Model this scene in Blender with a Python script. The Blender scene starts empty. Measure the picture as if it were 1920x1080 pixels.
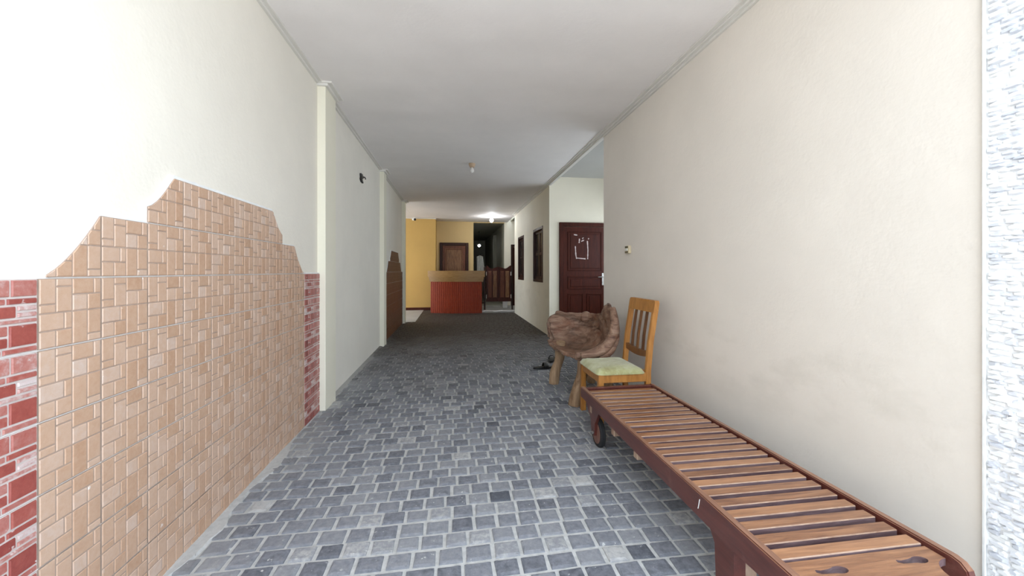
import bpy, bmesh, math, random
from mathutils import Vector, Matrix, noise as mnoise

random.seed(7)
SC = bpy.context.scene
COL = SC.collection

# ------------------------------------------------------------------ camera, sky, exposure
cam_d = bpy.data.cameras.new('camera')
cam = bpy.data.objects.new('camera', cam_d)
COL.objects.link(cam)
YAW = math.atan(112 / 750)
EYE = 1.2
cam.location = (0, 0, EYE)
cam.rotation_euler = (math.pi / 2, 0, -YAW)
cam_d.sensor_width = 36
cam_d.lens = 750 / 1920 * 36
cam_d.shift_y = -32 / 1920
cam_d.clip_start = 0.05
SC.camera = cam

world = bpy.data.worlds.new('overcast_sky')
SC.world = world
world.use_nodes = True
wn = world.node_tree
wn.nodes['Background'].inputs['Color'].default_value = (0.77, 0.88, 1.0, 1)
wn.nodes['Background'].inputs['Strength'].default_value = 2.4
sun_d = bpy.data.lights.new('sun', 'SUN')
sun_d.energy = 10
sun_d.angle = math.radians(4)
sun_d.color = (1.0, .98, .96)
sun = bpy.data.objects.new('sun', sun_d)
sun.rotation_euler = (math.radians(-32), 0, math.radians(12))     # high, from over the roof: the street is sunlit, the passage is not
sun.location = (0, 0, 12)
COL.objects.link(sun)
SC.view_settings.view_transform = 'Standard'
SC.view_settings.look = 'None'
SC.view_settings.exposure = 0.95
SC.view_settings.gamma = 1
SC.view_settings.use_curve_mapping = False


# ------------------------------------------------------------------ materials
class NT:
    def __init__(self, name):
        self.m = bpy.data.materials.new(name)
        self.m.use_nodes = True
        self.t = self.m.node_tree
        self.b = self.t.nodes['Principled BSDF']

    def n(self, typ, **kw):
        nd = self.t.nodes.new(typ)
        for k, v in kw.items():
            setattr(nd, k, v)
        return nd

    def l(self, a, b):
        self.t.links.new(a, b)

    def coords(self, scale=(1, 1, 1), src='Object'):
        if src == 'World':
            o = self.n('ShaderNodeNewGeometry').outputs['Position']
        else:
            o = self.n('ShaderNodeTexCoord').outputs[src]
        mp = self.n('ShaderNodeMapping')
        mp.inputs['Scale'].default_value = scale
        self.l(o, mp.inputs['Vector'])
        return mp.outputs[0]

    def noise(self, vec, scale=5, detail=4, rough=.55, dist=0):
        nd = self.n('ShaderNodeTexNoise')
        nd.inputs['Scale'].default_value = scale
        nd.inputs['Detail'].default_value = detail
        nd.inputs['Roughness'].default_value = rough
        nd.inputs['Distortion'].default_value = dist
        self.l(vec, nd.inputs['Vector'])
        return nd.outputs['Fac']

    def ramp(self, fac, stops):
        r = self.n('ShaderNodeValToRGB')
        cr = r.color_ramp
        while len(cr.elements) < len(stops):
            cr.elements.new(.5)
        for e, (p, c) in zip(cr.elements, stops):
            e.position = p
            e.color = (*c, 1) if len(c) == 3 else c
        self.l(fac, r.inputs[0])
        return r.outputs[0]

    def mix(self, fac, a, b, mode='MIX'):
        m = self.n('ShaderNodeMix', data_type='RGBA', blend_type=mode)
        for s, v in ((m.inputs['Factor'], fac), (m.inputs[6], a), (m.inputs[7], b)):
            if isinstance(v, (int, float)):
                s.default_value = v
            elif isinstance(v, tuple):
                s.default_value = (*v, 1)
            else:
                self.l(v, s)
        return m.outputs[2]

    def math(self, op, a, b=0.0, clamp=False):
        m = self.n('ShaderNodeMath', operation=op, use_clamp=clamp)
        for s, v in ((m.inputs[0], a), (m.inputs[1], b)):
            if isinstance(v, (int, float)):
                s.default_value = v
            else:
                self.l(v, s)
        return m.outputs[0]

    def bump(self, h, strength=.3, dist=.01):
        b = self.n('ShaderNodeBump')
        b.inputs['Strength'].default_value = strength
        b.inputs['Distance'].default_value = dist
        self.l(h, b.inputs['Height'])
        self.l(b.outputs[0], self.b.inputs['Normal'])

    def fin(self, col, rough=.6, spec=.4, metal=0):
        for k, v in (('Base Color', col), ('Roughness', rough), ('Specular IOR Level', spec), ('Metallic', metal)):
            s = self.b.inputs[k]
            if isinstance(v, tuple):
                s.default_value = (*v, 1)
            elif isinstance(v, (int, float)):
                s.default_value = v
            else:
                self.l(v, s)
        return self.m


def paint(name, c, var=.06, rough=.7, spec=.3, stain=None, bump=.25):
    t = NT(name)
    v = t.coords(src='World')
    n1 = t.noise(v, 1.3, 6, .6)
    dk = tuple(x * (1 - var) for x in c)
    lt = tuple(min(1, x * (1 + var * .6)) for x in c)
    col = t.ramp(n1, [(.3, dk), (.7, lt)])
    n3 = t.noise(v, 34, 3, .6)
    col = t.mix(t.math('MULTIPLY', t.ramp(n3, [(.62, (0, 0, 0)), (.8, (1, 1, 1))]), .12), col, tuple(x * .8 for x in c))
    if stain:
        # scuffed, rubbed band low on the wall
        sx = t.n('ShaderNodeSeparateXYZ')
        t.l(t.n('ShaderNodeNewGeometry').outputs['Position'], sx.inputs[0])
        band = t.ramp(t.math('MULTIPLY', sx.outputs['Z'], .5), [(.12, (0, 0, 0)), (.28, (1, 1, 1)), (.36, (1, 1, 1)), (.5, (0, 0, 0))])
        n4 = t.noise(t.coords((1, 1, 2.2), 'World'), 1.7, 5, .6)
        f = t.math('MULTIPLY', t.math('MULTIPLY', band, t.ramp(n4, [(.5, (0, 0, 0)), (.75, (1, 1, 1))])), .36)
        col = t.mix(f, col, stain)
    n2 = t.noise(v, 3.5, 5, .65)
    n5 = t.noise(v, 60, 2, .5)
    t.bump(t.math('ADD', n2, t.math('MULTIPLY', n5, .12)), bump, .02)
    return t.fin(col, rough, spec)


def wood(name, dark, light, stretch=(1, 12, 12), scale=3, rough=.4, spec=.5, worn=None, rnd=.25, bump=.15, coat=0):
    t = NT(name)
    v = t.coords(stretch)
    info = t.n('ShaderNodeObjectInfo')
    add = t.n('ShaderNodeVectorMath', operation='ADD')
    t.l(v, add.inputs[0])
    sc = t.n('ShaderNodeVectorMath', operation='SCALE')
    comb = t.n('ShaderNodeCombineXYZ')
    for i in range(3):
        t.l(info.outputs['Random'], comb.inputs[i])
    t.l(comb.outputs[0], sc.inputs[0])
    sc.inputs['Scale'].default_value = 37
    t.l(sc.outputs[0], add.inputs[1])
    n1 = t.noise(add.outputs[0], scale, 6, .65, .6)
    f = t.math('ADD', n1, t.math('MULTIPLY', t.math('SUBTRACT', info.outputs['Random'], .5), rnd))
    col = t.ramp(f, [(.28, dark), (.72, light)])
    if worn:
        n2 = t.noise(t.coords((1, 1, 1)), 6, 6, .7)
        col = t.mix(t.ramp(n2, [(.56, (0, 0, 0)), (.72, (1, 1, 1))]), col, worn)
    t.bump(n1, bump, .004)
    t.b.inputs['Coat Weight'].default_value = coat
    t.b.inputs['Coat Roughness'].default_value = .25
    return t.fin(col, rough, spec)


def flat(name, c, rough=.5, spec=.4, metal=0, var=.12, scale=20):
    t = NT(name)
    n = t.noise(t.coords(), scale, 4, .6)
    col = t.ramp(n, [(.3, tuple(x * (1 - var) for x in c)), (.7, tuple(min(1, x * (1 + var)) for x in c))])
    return t.fin(col, rough, spec, metal)


def emit(name, c, s):
    t = NT(name)
    t.b.inputs['Emission Color'].default_value = (*c, 1)
    t.b.inputs['Emission Strength'].default_value = s
    return t.fin(c, .3)


def tinted(name, stops, nscale=40, rough=.6, spec=.4, speck=None, bump=.3, amt=.35, dist=.004, use_floor_tone=False):
    """colour from the per-face 'tint' attribute, broken up by noise"""
    t = NT(name)
    a = t.n('ShaderNodeAttribute', attribute_name='tint').outputs['Fac']
    v = t.coords(src='World')
    n1 = t.noise(v, nscale, 6, .7)
    f = t.math('ADD', a, t.math('MULTIPLY', t.math('SUBTRACT', n1, .5), amt))
    col = t.ramp(f, stops)
    if use_floor_tone:
        col = floor_tone(t, col)
    if speck:
        n2 = t.noise(v, speck[1], 3, .6)
        n3 = t.noise(v, 2.2, 3, .6)
        f2 = t.math('MULTIPLY', t.ramp(n2, [(speck[2], (0, 0, 0)), (speck[2] + .03, (1, 1, 1))]),
                    t.ramp(n3, [(.45, (0, 0, 0)), (.62, (1, 1, 1))]))
        col = t.mix(f2, col, speck[0])
    t.bump(n1, bump, dist)
    return t.fin(col, rough, spec)


def floor_tone(t, col):
    """paving turns darker and browner towards the inner passage; cement smears along the left wall"""
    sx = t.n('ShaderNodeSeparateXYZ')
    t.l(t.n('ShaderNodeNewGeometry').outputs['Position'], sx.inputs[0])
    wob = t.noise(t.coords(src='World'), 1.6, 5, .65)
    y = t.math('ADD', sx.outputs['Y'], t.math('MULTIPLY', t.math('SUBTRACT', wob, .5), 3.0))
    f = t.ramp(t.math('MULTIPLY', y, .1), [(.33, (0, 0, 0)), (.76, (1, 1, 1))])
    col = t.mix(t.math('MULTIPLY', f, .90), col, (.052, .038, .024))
    x = t.math('ADD', sx.outputs['X'], t.math('MULTIPLY', wob, .75))
    g = t.ramp(t.math('ADD', x, 1.0), [(.14, (1, 1, 1)), (.50, (0, 0, 0))])
    col = t.mix(t.math('MULTIPLY', t.math('MULTIPLY', g, t.math('SUBTRACT', 1, f, True)), .55), col, (.44, .43, .41))
    return col


M = {}
M['wall_left'] = paint('cream_wall_paint', (.85, .805, .715), .05)
M['wall_right'] = paint('warm_grey_cream_wall_paint', (.82, .755, .68), .05, stain=(.50, .46, .38))
M['wall_far'] = paint('cream_inner_wall_paint', (.84, .79, .66), .05, stain=(.55, .49, .36))
M['pilaster'] = paint('ivory_paint', (.86, .82, .68), .03)
M['yellow'] = paint('mustard_wall_paint', (.58, .37, .12), .06)
M['beige'] = paint('pale_yellow_wall_paint', (.72, .54, .27), .05)
M['ceiling'] = paint('white_ceiling_paint', (.89, .85, .83), .05, bump=.2)
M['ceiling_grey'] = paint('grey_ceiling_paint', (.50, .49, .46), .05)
M['cornice'] = paint('white_cornice_paint', (.76, .73, .68), .05)
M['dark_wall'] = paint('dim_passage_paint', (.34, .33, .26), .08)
M['plaster'] = flat('white_plaster_edge', (.84, .84, .83), .8, .2, var=.06)
M['concrete'] = paint('pale_concrete', (.42, .41, .39), .15)
M['outside'] = paint('outside_paving', (.50, .49, .47), .12)
M['tile'] = tinted('beige_ceramic_tile', [(.05, (.47, .275, .17)), (.35, (.535, .345, .235)), (.65, (.585, .405, .30)), (.95, (.62, .485, .41))],
                   55, .32, .5, ((.85, .83, .80), 26, .70), .3, .8)
M['tile_groove'] = flat('tile_groove', (.40, .30, .24), .6, .3)
M['tile_red'] = tinted('red_brick_tile', [(.05, (.27, .055, .045)), (.4, (.37, .095, .075)), (.7, (.46, .20, .17)), (.95, (.62, .52, .50))],
                       45, .3, .5, ((.8, .76, .74), 22, .66), .4, .9)
M['tile_red_groove'] = flat('red_tile_joint', (.60, .53, .50), .6, .3)
M['tile_brown'] = tinted('brown_ceramic_tile', [(.05, (.10, .035, .012)), (.95, (.20, .085, .035))], 50, .4, .4, None, .2, .4)
M['tile_brown_groove'] = flat('brown_tile_joint', (.10, .045, .02), .6)
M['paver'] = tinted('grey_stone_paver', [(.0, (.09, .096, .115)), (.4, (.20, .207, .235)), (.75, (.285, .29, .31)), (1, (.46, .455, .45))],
                    34, .6, .3, ((.62, .62, .60), 30, .66), .7, 1.15, .006, use_floor_tone=True)


def mortar_mat():
    t = NT('cement_mortar')
    v = t.coords(src='World')
    n = t.noise(v, 30, 6, .7)
    col = t.ramp(n, [(.25, (.38, .38, .375)), (.7, (.58, .575, .565))])
    col = floor_tone(t, col)
    t.bump(n, .4, .006)
    return t.fin(col, .85, .2)


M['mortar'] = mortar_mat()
M['slat'] = wood('varnished_slat_wood', (.13, .043, .02), (.42, .20, .095), (2, 26, 26), 2.2, .32, .5, None, .22, .12, .3)
M['rail'] = wood('dark_red_painted_wood', (.070, .016, .012), (.13, .034, .024), (14, 1.6, 14), 3, .38, .5, (.16, .06, .045), .15, .15, .3)
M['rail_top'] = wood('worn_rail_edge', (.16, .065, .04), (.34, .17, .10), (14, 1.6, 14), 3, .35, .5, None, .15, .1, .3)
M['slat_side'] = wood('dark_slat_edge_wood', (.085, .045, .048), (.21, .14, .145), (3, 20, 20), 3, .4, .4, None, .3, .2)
M['slat_highlight'] = wood('slat_edge_highlight', (.24, .13, .08), (.46, .32, .23), (6, 20, 20), 3, .4, .4, None, .2, .1)
M['bare'] = wood('bare_block_wood', (.22, .13, .09), (.42, .30, .22), (8, 8, 2), 3, .6, .3)
M['rubber'] = flat('black_rubber', (.022, .022, .024), .75, .3)
M['wheel_wood'] = wood('wheel_disc_wood', (.16, .07, .05), (.30, .16, .12), (3, 3, 3), 4, .5, .4)
M['steel'] = flat('dull_steel', (.45, .44, .42), .4, .5, .8)
M['chair'] = wood('honey_chair_wood', (.30, .115, .022), (.52, .235, .055), (9, 9, 2), 3, .35, .5, None, .15, .1, .25)
M['chair_dark'] = wood('dark_brown_chair_wood', (.10, .036, .012), (.20, .08, .024), (9, 9, 2), 3, .4, .5)  # own dark brown of the back slats, lower rail and stretchers
def log_mat():
    t = NT('polished_root_wood')
    v = t.coords((2.0, 3.2, 8))
    n1 = t.noise(v, 2.2, 7, .68, 1.2)
    col = t.ramp(n1, [(.28, (.045, .020, .014)), (.40, (.17, .088, .058)), (.56, (.31, .19, .13)), (.75, (.44, .30, .22))])
    n2 = t.noise(t.coords((1, 1, 1)), 4.5, 4, .6)
    col = t.mix(t.math('MULTIPLY', t.ramp(n2, [(.5, (0, 0, 0)), (.66, (1, 1, 1))]), .6), col, (.20, .068, .03))
    n3 = t.noise(t.coords((3, 4, 14)), 3.0, 6, .75, .8)
    col = t.mix(t.math('MULTIPLY', t.ramp(n3, [(.56, (0, 0, 0)), (.70, (1, 1, 1))]), .7), col, (.055, .028, .018))
    col = t.mix(t.n('ShaderNodeAttribute', attribute_name='hollow').outputs['Fac'], col, (.022, .012, .008))
    t.bump(t.math('ADD', n1, t.math('MULTIPLY', n3, -.6)), .9, .012)
    return t.fin(col, .42, .35)


M['log'] = log_mat()
M['log_leg'] = wood('bare_log_wood', (.17, .095, .05), (.46, .31, .19), (14, 14, 1.6), 2.4, .65, .3, None, .2, .6)
M['door'] = wood('dark_mahogany_door', (.030, .0045, .002), (.082, .014, .006), (9, 9, 1), 3, .45, .2, None, .1, .08, 0)
M['door_red'] = wood('mahogany_panel', (.055, .011, .006), (.22, .075, .036), (12, 12, 1), 3.5, .4, .25, None, .1, .08, 0)
M['door_light'] = wood('warm_brown_panel', (.10, .032, .014), (.36, .19, .085), (10, 10, 1.2), 3.2, .4, .3, None, .1, .08)
M['frame'] = wood('dark_brown_frame', (.020, .006, .004), (.05, .015, .009), (9, 9, 1), 3, .45, .25)
M['counter_top'] = wood('ochre_counter_wood', (.25, .13, .035), (.36, .20, .065), (2, 9, 9), 3, .4, .4)
M['counter_red'] = wood('red_ribbed_cladding', (.20, .024, .009), (.36, .056, .02), (20, 20, 3), 3, .5, .25)
M['white_tape'] = flat('torn_white_paper', (.62, .52, .50), .8, .2)
M['white_plastic'] = flat('white_plastic', (.80, .79, .75), .35, .5, var=.04)
M['cream_plastic'] = flat('aged_cream_plastic', (.62, .53, .36), .4, .5, var=.05)
M['dark_plastic'] = flat('black_plastic', (.012, .011, .010), .4, .5)
M['olive_plastic'] = flat('grimy_brown_plastic', (.10, .085, .045), .5, .4)
M['brass'] = flat('lamp_holder_brown', (.50, .36, .24), .5, .4)
M['cloth'] = flat('white_linen', (.62, .62, .58), .9, .1)
M['step_tile'] = tinted('grey_step_tile', [(.1, (.24, .235, .215)), (.9, (.40, .39, .36))], 30, .5, .4, None, .1, .3)


def glass_mat():
    t = NT('dark_window_glass')
    t.b.inputs['Transmission Weight'].default_value = .85
    t.b.inputs['IOR'].default_value = 1.45
    return t.fin((.16, .14, .13), .22, .3)


M['glass'] = glass_mat()


def bulb_glass():
    t = NT('frosted_bulb_glass')
    t.b.inputs['Subsurface Weight'].default_value = .2
    return t.fin((.72, .71, .68), .25, .5)


M['bulb_off'] = bulb_glass()
M['bulb_on'] = emit('lit_bulb', (.95, .98, 1.0), 40)
M['lamp_on'] = emit('lit_pendant_glass', (.95, .98, 1.0), 14)


def velvet():
    t = NT('faded_green_velvet')
    v = t.coords()
    n = t.noise(v, 7, 6, .65)
    n2 = t.noise(v, 16, 4, .7)
    col = t.ramp(n, [(.3, (.25, .215, .085)), (.5, (.40, .395, .20)), (.7, (.52, .53, .33))])
    col = t.mix(t.ramp(n2, [(.55, (0, 0, 0)), (.75, (1, 1, 1))]), col, (.50, .50, .34))
    t.b.inputs['Sheen Weight'].default_value = .4
    t.bump(t.noise(v, 160, 2, .5), .3, .002)
    return t.fin(col, .95, .1)


M['velvet'] = velvet()


def pebble_mat():
    return tinted('white_pebble_stone', [(.0, (.66, .68, .74)), (.5, (.82, .83, .87)), (1, (.93, .93, .93))], 60, .5, .4, None, .2, .4)


M['pebble'] = pebble_mat()


# ------------------------------------------------------------------ mesh helpers
class MB:
    def __init__(self, origin=(0, 0, 0)):
        self.v, self.f, self.mi, self.t = [], [], [], []
        self.o = Vector(origin)

    def vert(self, p):
        self.v.append(tuple(Vector(p) - self.o))
        return len(self.v) - 1

    def face(self, idx, mi=0, t=.5):
        self.f.append(tuple(idx))
        self.mi.append(mi)
        self.t.append(t)

    def box(self, a, b, mi=0, bev=0, t=.5, rot=None):
        x0, x1 = sorted((a[0], b[0]))
        y0, y1 = sorted((a[1], b[1]))
        z0, z1 = sorted((a[2], b[2]))
        bm = bmesh.new()
        r = bmesh.ops.create_cube(bm, size=1)
        for q in bm.verts:
            q.co = Vector(((x0 + x1) / 2 + q.co.x * (x1 - x0), (y0 + y1) / 2 + q.co.y * (y1 - y0), (z0 + z1) / 2 + q.co.z * (z1 - z0)))
        if bev:
            bmesh.ops.bevel(bm, geom=bm.edges[:], offset=bev, segments=1, affect='EDGES')
        self.add_bm(bm, mi, t, rot)

    def add_bm(self, bm, mi=0, t=.5, mat=None):
        bm.verts.index_update()
        base = len(self.v)
        for q in bm.verts:
            co = mat @ q.co if mat else q.co
            self.v.append(tuple(co - self.o))
        for fc in bm.faces:
            self.face([base + q.index for q in fc.verts], mi, t)
        bm.free()

    def tube(self, pts, radii, n=10, mi=0, cap=True, t=.5, jit=0, flatten=1):
        pts = [Vector(p) for p in pts]
        if isinstance(radii, (int, float)):
            radii = [radii] * len(pts)
        rings = []
        up = Vector((0, 0, 1))
        d0 = (pts[1] - pts[0]).normalized()
        if abs(d0.z) > .9:
            up = Vector((1, 0, 0))
        for i, p in enumerate(pts):
            d = (pts[min(i + 1, len(pts) - 1)] - pts[max(i - 1, 0)]).normalized()
            a = d.cross(up).normalized()
            b = d.cross(a).normalized()
            ring = []
            for k in range(n):
                an = 2 * math.pi * k / n
                r = radii[i] * (1 + jit * (mnoise.noise(Vector((p.x * 5 + math.cos(an), p.y * 5 + math.sin(an), p.z * 6))) if jit else 0))
                ring.append(self.vert(p + a * math.cos(an) * r + b * math.sin(an) * r * flatten))
            rings.append(ring)
        for r0, r1 in zip(rings, rings[1:]):
            for k in range(n):
                self.face((r0[k], r0[(k + 1) % n], r1[(k + 1) % n], r1[k]), mi, t)
        if cap:
            self.face(rings[0][::-1], mi, t)
            self.face(rings[-1], mi, t)

    def lathe(self, c, prof, n=20, mi=0, axis='Z', t=.5):
        c = Vector(c)
        rings = []
        for r, h in prof:
            ring = []
            for k in range(n):
                an = 2 * math.pi * k / n
                if axis == 'Z':
                    q = Vector((r * math.cos(an), r * math.sin(an), h))
                elif axis == 'X':
                    q = Vector((h, r * math.cos(an), r * math.sin(an)))
                else:
                    q = Vector((r * math.cos(an), h, r * math.sin(an)))
                ring.append(self.vert(c + q))
            rings.append(ring)
        for r0, r1 in zip(rings, rings[1:]):
            for k in range(n):
                self.face((r0[k], r0[(k + 1) % n], r1[(k + 1) % n], r1[k]), mi, t)
        self.face(rings[0][::-1], mi, t)
        self.face(rings[-1], mi, t)

    def prism(self, poly, ext, mi=0, t=.5):
        """closed prism from a 3D polygon swept by the vector ext"""
        e = Vector(ext)
        a = [self.vert(p) for p in poly]
        b = [self.vert(Vector(p) + e) for p in poly]
        n = len(a)
        self.face(a[::-1], mi, t)
        self.face(b, mi, t)
        for i in range(n):
            j = (i + 1) % n
            self.face((a[i], a[j], b[j], b[i]), mi, t)

    def build(self, name, mats, parent=None, smooth=False):
        me = bpy.data.meshes.new(name)
        me.from_pydata(self.v, [], self.f)
        if not isinstance(mats, (list, tuple)):
            mats = [mats]
        for m in mats:
            me.materials.append(m)
        me.polygons.foreach_set('material_index', self.mi)
        at = me.attributes.new('tint', 'FLOAT', 'FACE')
        at.data.foreach_set('value', self.t)
        bm = bmesh.new()
        bm.from_mesh(me)
        bmesh.ops.recalc_face_normals(bm, faces=bm.faces)
        bm.to_mesh(me)
        bm.free()
        if smooth:
            me.polygons.foreach_set('use_smooth', [True] * len(me.polygons))
        o = bpy.data.objects.new(name, me)
        COL.objects.link(o)
        if parent is not None:
            o.parent = parent
        elif self.o.length:
            o.location = self.o
        return o


def smooth_angle(o, deg=40):
    me = o.data
    me.polygons.foreach_set('use_smooth', [True] * len(me.polygons))
    bm = bmesh.new()
    bm.from_mesh(me)
    for e in bm.edges:
        if len(e.link_faces) == 2 and e.calc_face_angle(0) > math.radians(deg):
            e.smooth = False
    bm.to_mesh(me)
    bm.free()
    return o


def apply_mods(o):
    dg = bpy.context.evaluated_depsgraph_get()
    me = bpy.data.meshes.new_from_object(o.evaluated_get(dg))
    o.modifiers.clear()
    o.data = me
    return o


def thing(name, loc, label, cat, group=None):
    o = bpy.data.objects.new(name, None)
    o.empty_display_size = .1
    o.location = loc
    COL.objects.link(o)
    return tag(o, label, cat, group)


def tag(o, label, cat, group=None):
    o['label'] = label
    o['category'] = cat
    if group:
        o['group'] = group
    return o


def struct(o, label=None, cat=None):
    o['kind'] = 'structure'
    if label:
        o['label'] = label
    if cat:
        o['category'] = cat
    return o


def stuff(o):
    o['kind'] = 'stuff'
    return o


# ------------------------------------------------------------------ dimensions of the place
XL, XR, ZC = -1.14, 1.774, 2.814     # left wall, right wall, ceiling
Y0 = 0.55                            # street end of the passage
YP0 = 9.62                           # end of left wall
YA0, YA1 = 4.525, 7.21               # recess on the right
YR1 = 11.36                          # end of the inner right wall
YB = 13.2                            # back wall
YY = 12.5                            # mustard wall

# ------------------------------------------------------------------ floor, pavers
b = MB()
b.box((XL - .02, Y0, -.12), (XR + .02, YB + .1, -.006))
floor = struct(b.build('floor', M['mortar']), 'passage floor of small grey stone pavers set in pale mortar', 'floor')
b = MB()
b.box((-14, -14, -.14), (14, Y0, -.012))
ground = struct(b.build('ground', M['outside']), 'pale paved ground outside the passage entrance', 'ground')


def proj(x, y, z):
    c, s = math.cos(YAW), math.sin(YAW)
    zc = y * c + x * s
    xc = x * c - y * s
    return 960 + 750 * xc / zc, 508 - 750 * (z - EYE) / zc, zc


PX, PY = .1135, .1015
pavers = []
ry, k = Y0 + .01, 0
while ry < 11.75:
    off = (.5 if k % 2 else 0) + random.uniform(-.12, .12)
    rh = PY * random.uniform(.95, 1.05)
    ph = random.uniform(0, 6)
    x = XL + .01 - off * PX
    while x < XR:
        w = PX * random.uniform(.90, 1.10)
        x0, x1 = max(x, XL + .012), min(x + w, XR - .006)
        if x1 - x0 > .035:
            pavers.append((x0, x1, ry, ry + rh, ph))
        x += w
    ry += rh
    k += 1


def add_paver(mb, p):
    x0, x1, y0, y1, ph = p
    g = .0075
    dy = lambda xx: .006 * math.sin(xx * 2.1 + ph * .15) + .004 * math.sin(xx * 5 + y0 * 3)
    J = lambda s: random.uniform(-s, s)
    z = random.uniform(-.0015, .0022)
    cs = [(x0 + g, y0 + g), (x1 - g, y0 + g), (x1 - g, y1 - g), (x0 + g, y1 - g)]
    cs = [(cx + J(.0022), cy + dy(cx) + J(.0022)) for cx, cy in cs]
    mx, my = sum(c[0] for c in cs) / 4, sum(c[1] for c in cs) / 4
    t = min(1, max(0, random.gauss(.48, .17)))
    lo = [mb.vert((cx, cy, -.009)) for cx, cy in cs]
    md = [mb.vert((mx + (cx - mx) * .97, my + (cy - my) * .97, z - .002)) for cx, cy in cs]
    # cut corners give the worn cobble outline
    up = []
    for i in range(4):
        for s in (.80, .88):
            cx, cy = cs[i]
            if (i % 2 == 0) == (s == .80):
                ux, uy = .72, .90
            else:
                ux, uy = .90, .72
            up.append(mb.vert((mx + (cx - mx) * ux, my + (cy - my) * uy, z + J(.0008) + .0012)))
    mb.face(up, 0, t)
    for i in range(4):
        j = (i + 1) % 4
        mb.face((lo[i], lo[j], md[j], md[i]), 0, t)
        mb.face((md[i], md[j], up[2 * j], up[2 * i + 1]), 0, t)
        mb.face((md[i], up[2 * i + 1], up[2 * i]), 0, t)


def visible(p):
    u, v, zc = proj((p[0] + p[1]) / 2, (p[2] + p[3]) / 2, 0)
    if not (-20 < u < 1940 and v < 1100):
        return None
    if p[0] > .93 and p[2] < 2.5:      # under the slatted bench
        return None
    return zc


pv = [(visible(p), i) for i, p in enumerate(pavers)]
near = sorted((z, i) for z, i in pv if z is not None)[:300]
near_ids = {i for z, i in near}
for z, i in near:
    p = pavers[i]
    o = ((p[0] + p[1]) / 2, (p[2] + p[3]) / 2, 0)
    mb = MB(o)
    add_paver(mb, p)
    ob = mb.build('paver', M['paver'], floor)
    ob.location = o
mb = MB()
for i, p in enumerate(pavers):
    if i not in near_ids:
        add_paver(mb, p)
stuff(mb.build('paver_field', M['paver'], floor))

# rough cement smeared over the pavers along the foot of the left wall
mb = MB()
n = 150
prev = None
for i in range(n + 1):
    yy = Y0 + .02 + (9.3 - Y0) * i / n
    w = .03 + .13 * max(0, mnoise.noise(Vector((yy * 1.7, 3, 0))) + .15) + .03 * mnoise.noise(Vector((yy * 9, 1, 0)))
    w = max(.014, w)
    zt = .004 + .002 * mnoise.noise(Vector((yy * 6, 7, 0)))
    row = [mb.vert((XL - .005, yy, zt + .006)), mb.vert((XL + w * .45, yy, zt)), mb.vert((XL + w * .85, yy, zt - .001)), mb.vert((XL + w, yy, -.008))]
    if prev:
        for k in range(3):
            mb.face((prev[k], prev[k + 1], row[k + 1], row[k]))
    prev = row
mb.build('cement_smear', M['mortar'], floor)

# ------------------------------------------------------------------ ceiling
mb = MB()
NX, NY = 16, 170
ys = [Y0 + (YB + .1 - Y0) * j / NY for j in range(NY + 1)]
grid = []
for j, yy in enumerate(ys):
    row = []
    for i in range(NX + 1):
        xx = XL - .03 + (XR - XL + .06) * i / NX
        sag = .0075 * mnoise.noise(Vector((xx * .35, yy * 2.3, 3))) + .004 * mnoise.noise(Vector((xx * .8, yy * 5.5, 9)))
        seam = -.002 if (yy % 1.2) < .07 else 0
        row.append(mb.vert((xx, yy, ZC + sag + seam)))
    grid.append(row)
for j in range(NY):
    for i in range(NX):
        mb.face((grid[j][i], grid[j + 1][i], grid[j + 1][i + 1], grid[j][i + 1]))
tp = [mb.vert((xx, yy, ZC + .15)) for xx, yy in ((XL - .03, Y0), (XR + .03, Y0), (XR + .03, YB + .1), (XL - .03, YB + .1))]
mb.face(tp)
mb.face((grid[0][0], grid[0][NX], tp[1], tp[0]))
mb.face((grid[NY][0], grid[NY][NX], tp[2], tp[3]))
mb.face((grid[0][0], grid[NY][0], tp[3], tp[0]))
mb.face((grid[0][NX], grid[NY][NX], tp[2], tp[1]))
ceil = struct(mb.build('ceiling', M['ceiling'], smooth=True), 'long white painted ceiling of the passage with wavy board seams', 'ceiling')
smooth_angle(ceil, 60)
mb = MB()
mb.box((XR + .03, YA0 - .2, ZC + .13), (3.5, YA1 + .05, ZC + .25))
struct(mb.build('ceiling.001', M['ceiling_grey']), 'slightly higher ceiling over the door recess on the right', 'ceiling')

# ------------------------------------------------------------------ left wall, pilasters, tile dados
mb = MB()
mb.box((XL - .2, -3.2, -.05), (XL, YP0, ZC + .1))  # unseen run past the camera added to block sky from the right wall
wall_left = struct(mb.build('wall_left', M['wall_left']), 'long cream wall on the left with pilasters and tiled dados', 'wall')
PIL = [(3.625, 3.93), (6.60, 6.83), (9.38, 9.62)]
for (a, c) in PIL:
    mb = MB()
    mb.box((XL - .01, a, -.03), (XL + .066, c, ZC - .005), bev=.003)
    pil = mb.build('pilaster', M['pilaster'], wall_left)
    mb = MB()
    mb.box((XL - .01, a - .022, ZC - .035), (XL + .09, c + .02, ZC + .01), bev=.003)
    mb.box((XL - .01, a - .035, ZC - .014), (XL + .125, c + .03, ZC + .012), bev=.003)
    mb.build('cap', M['cornice'], pil)

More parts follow.
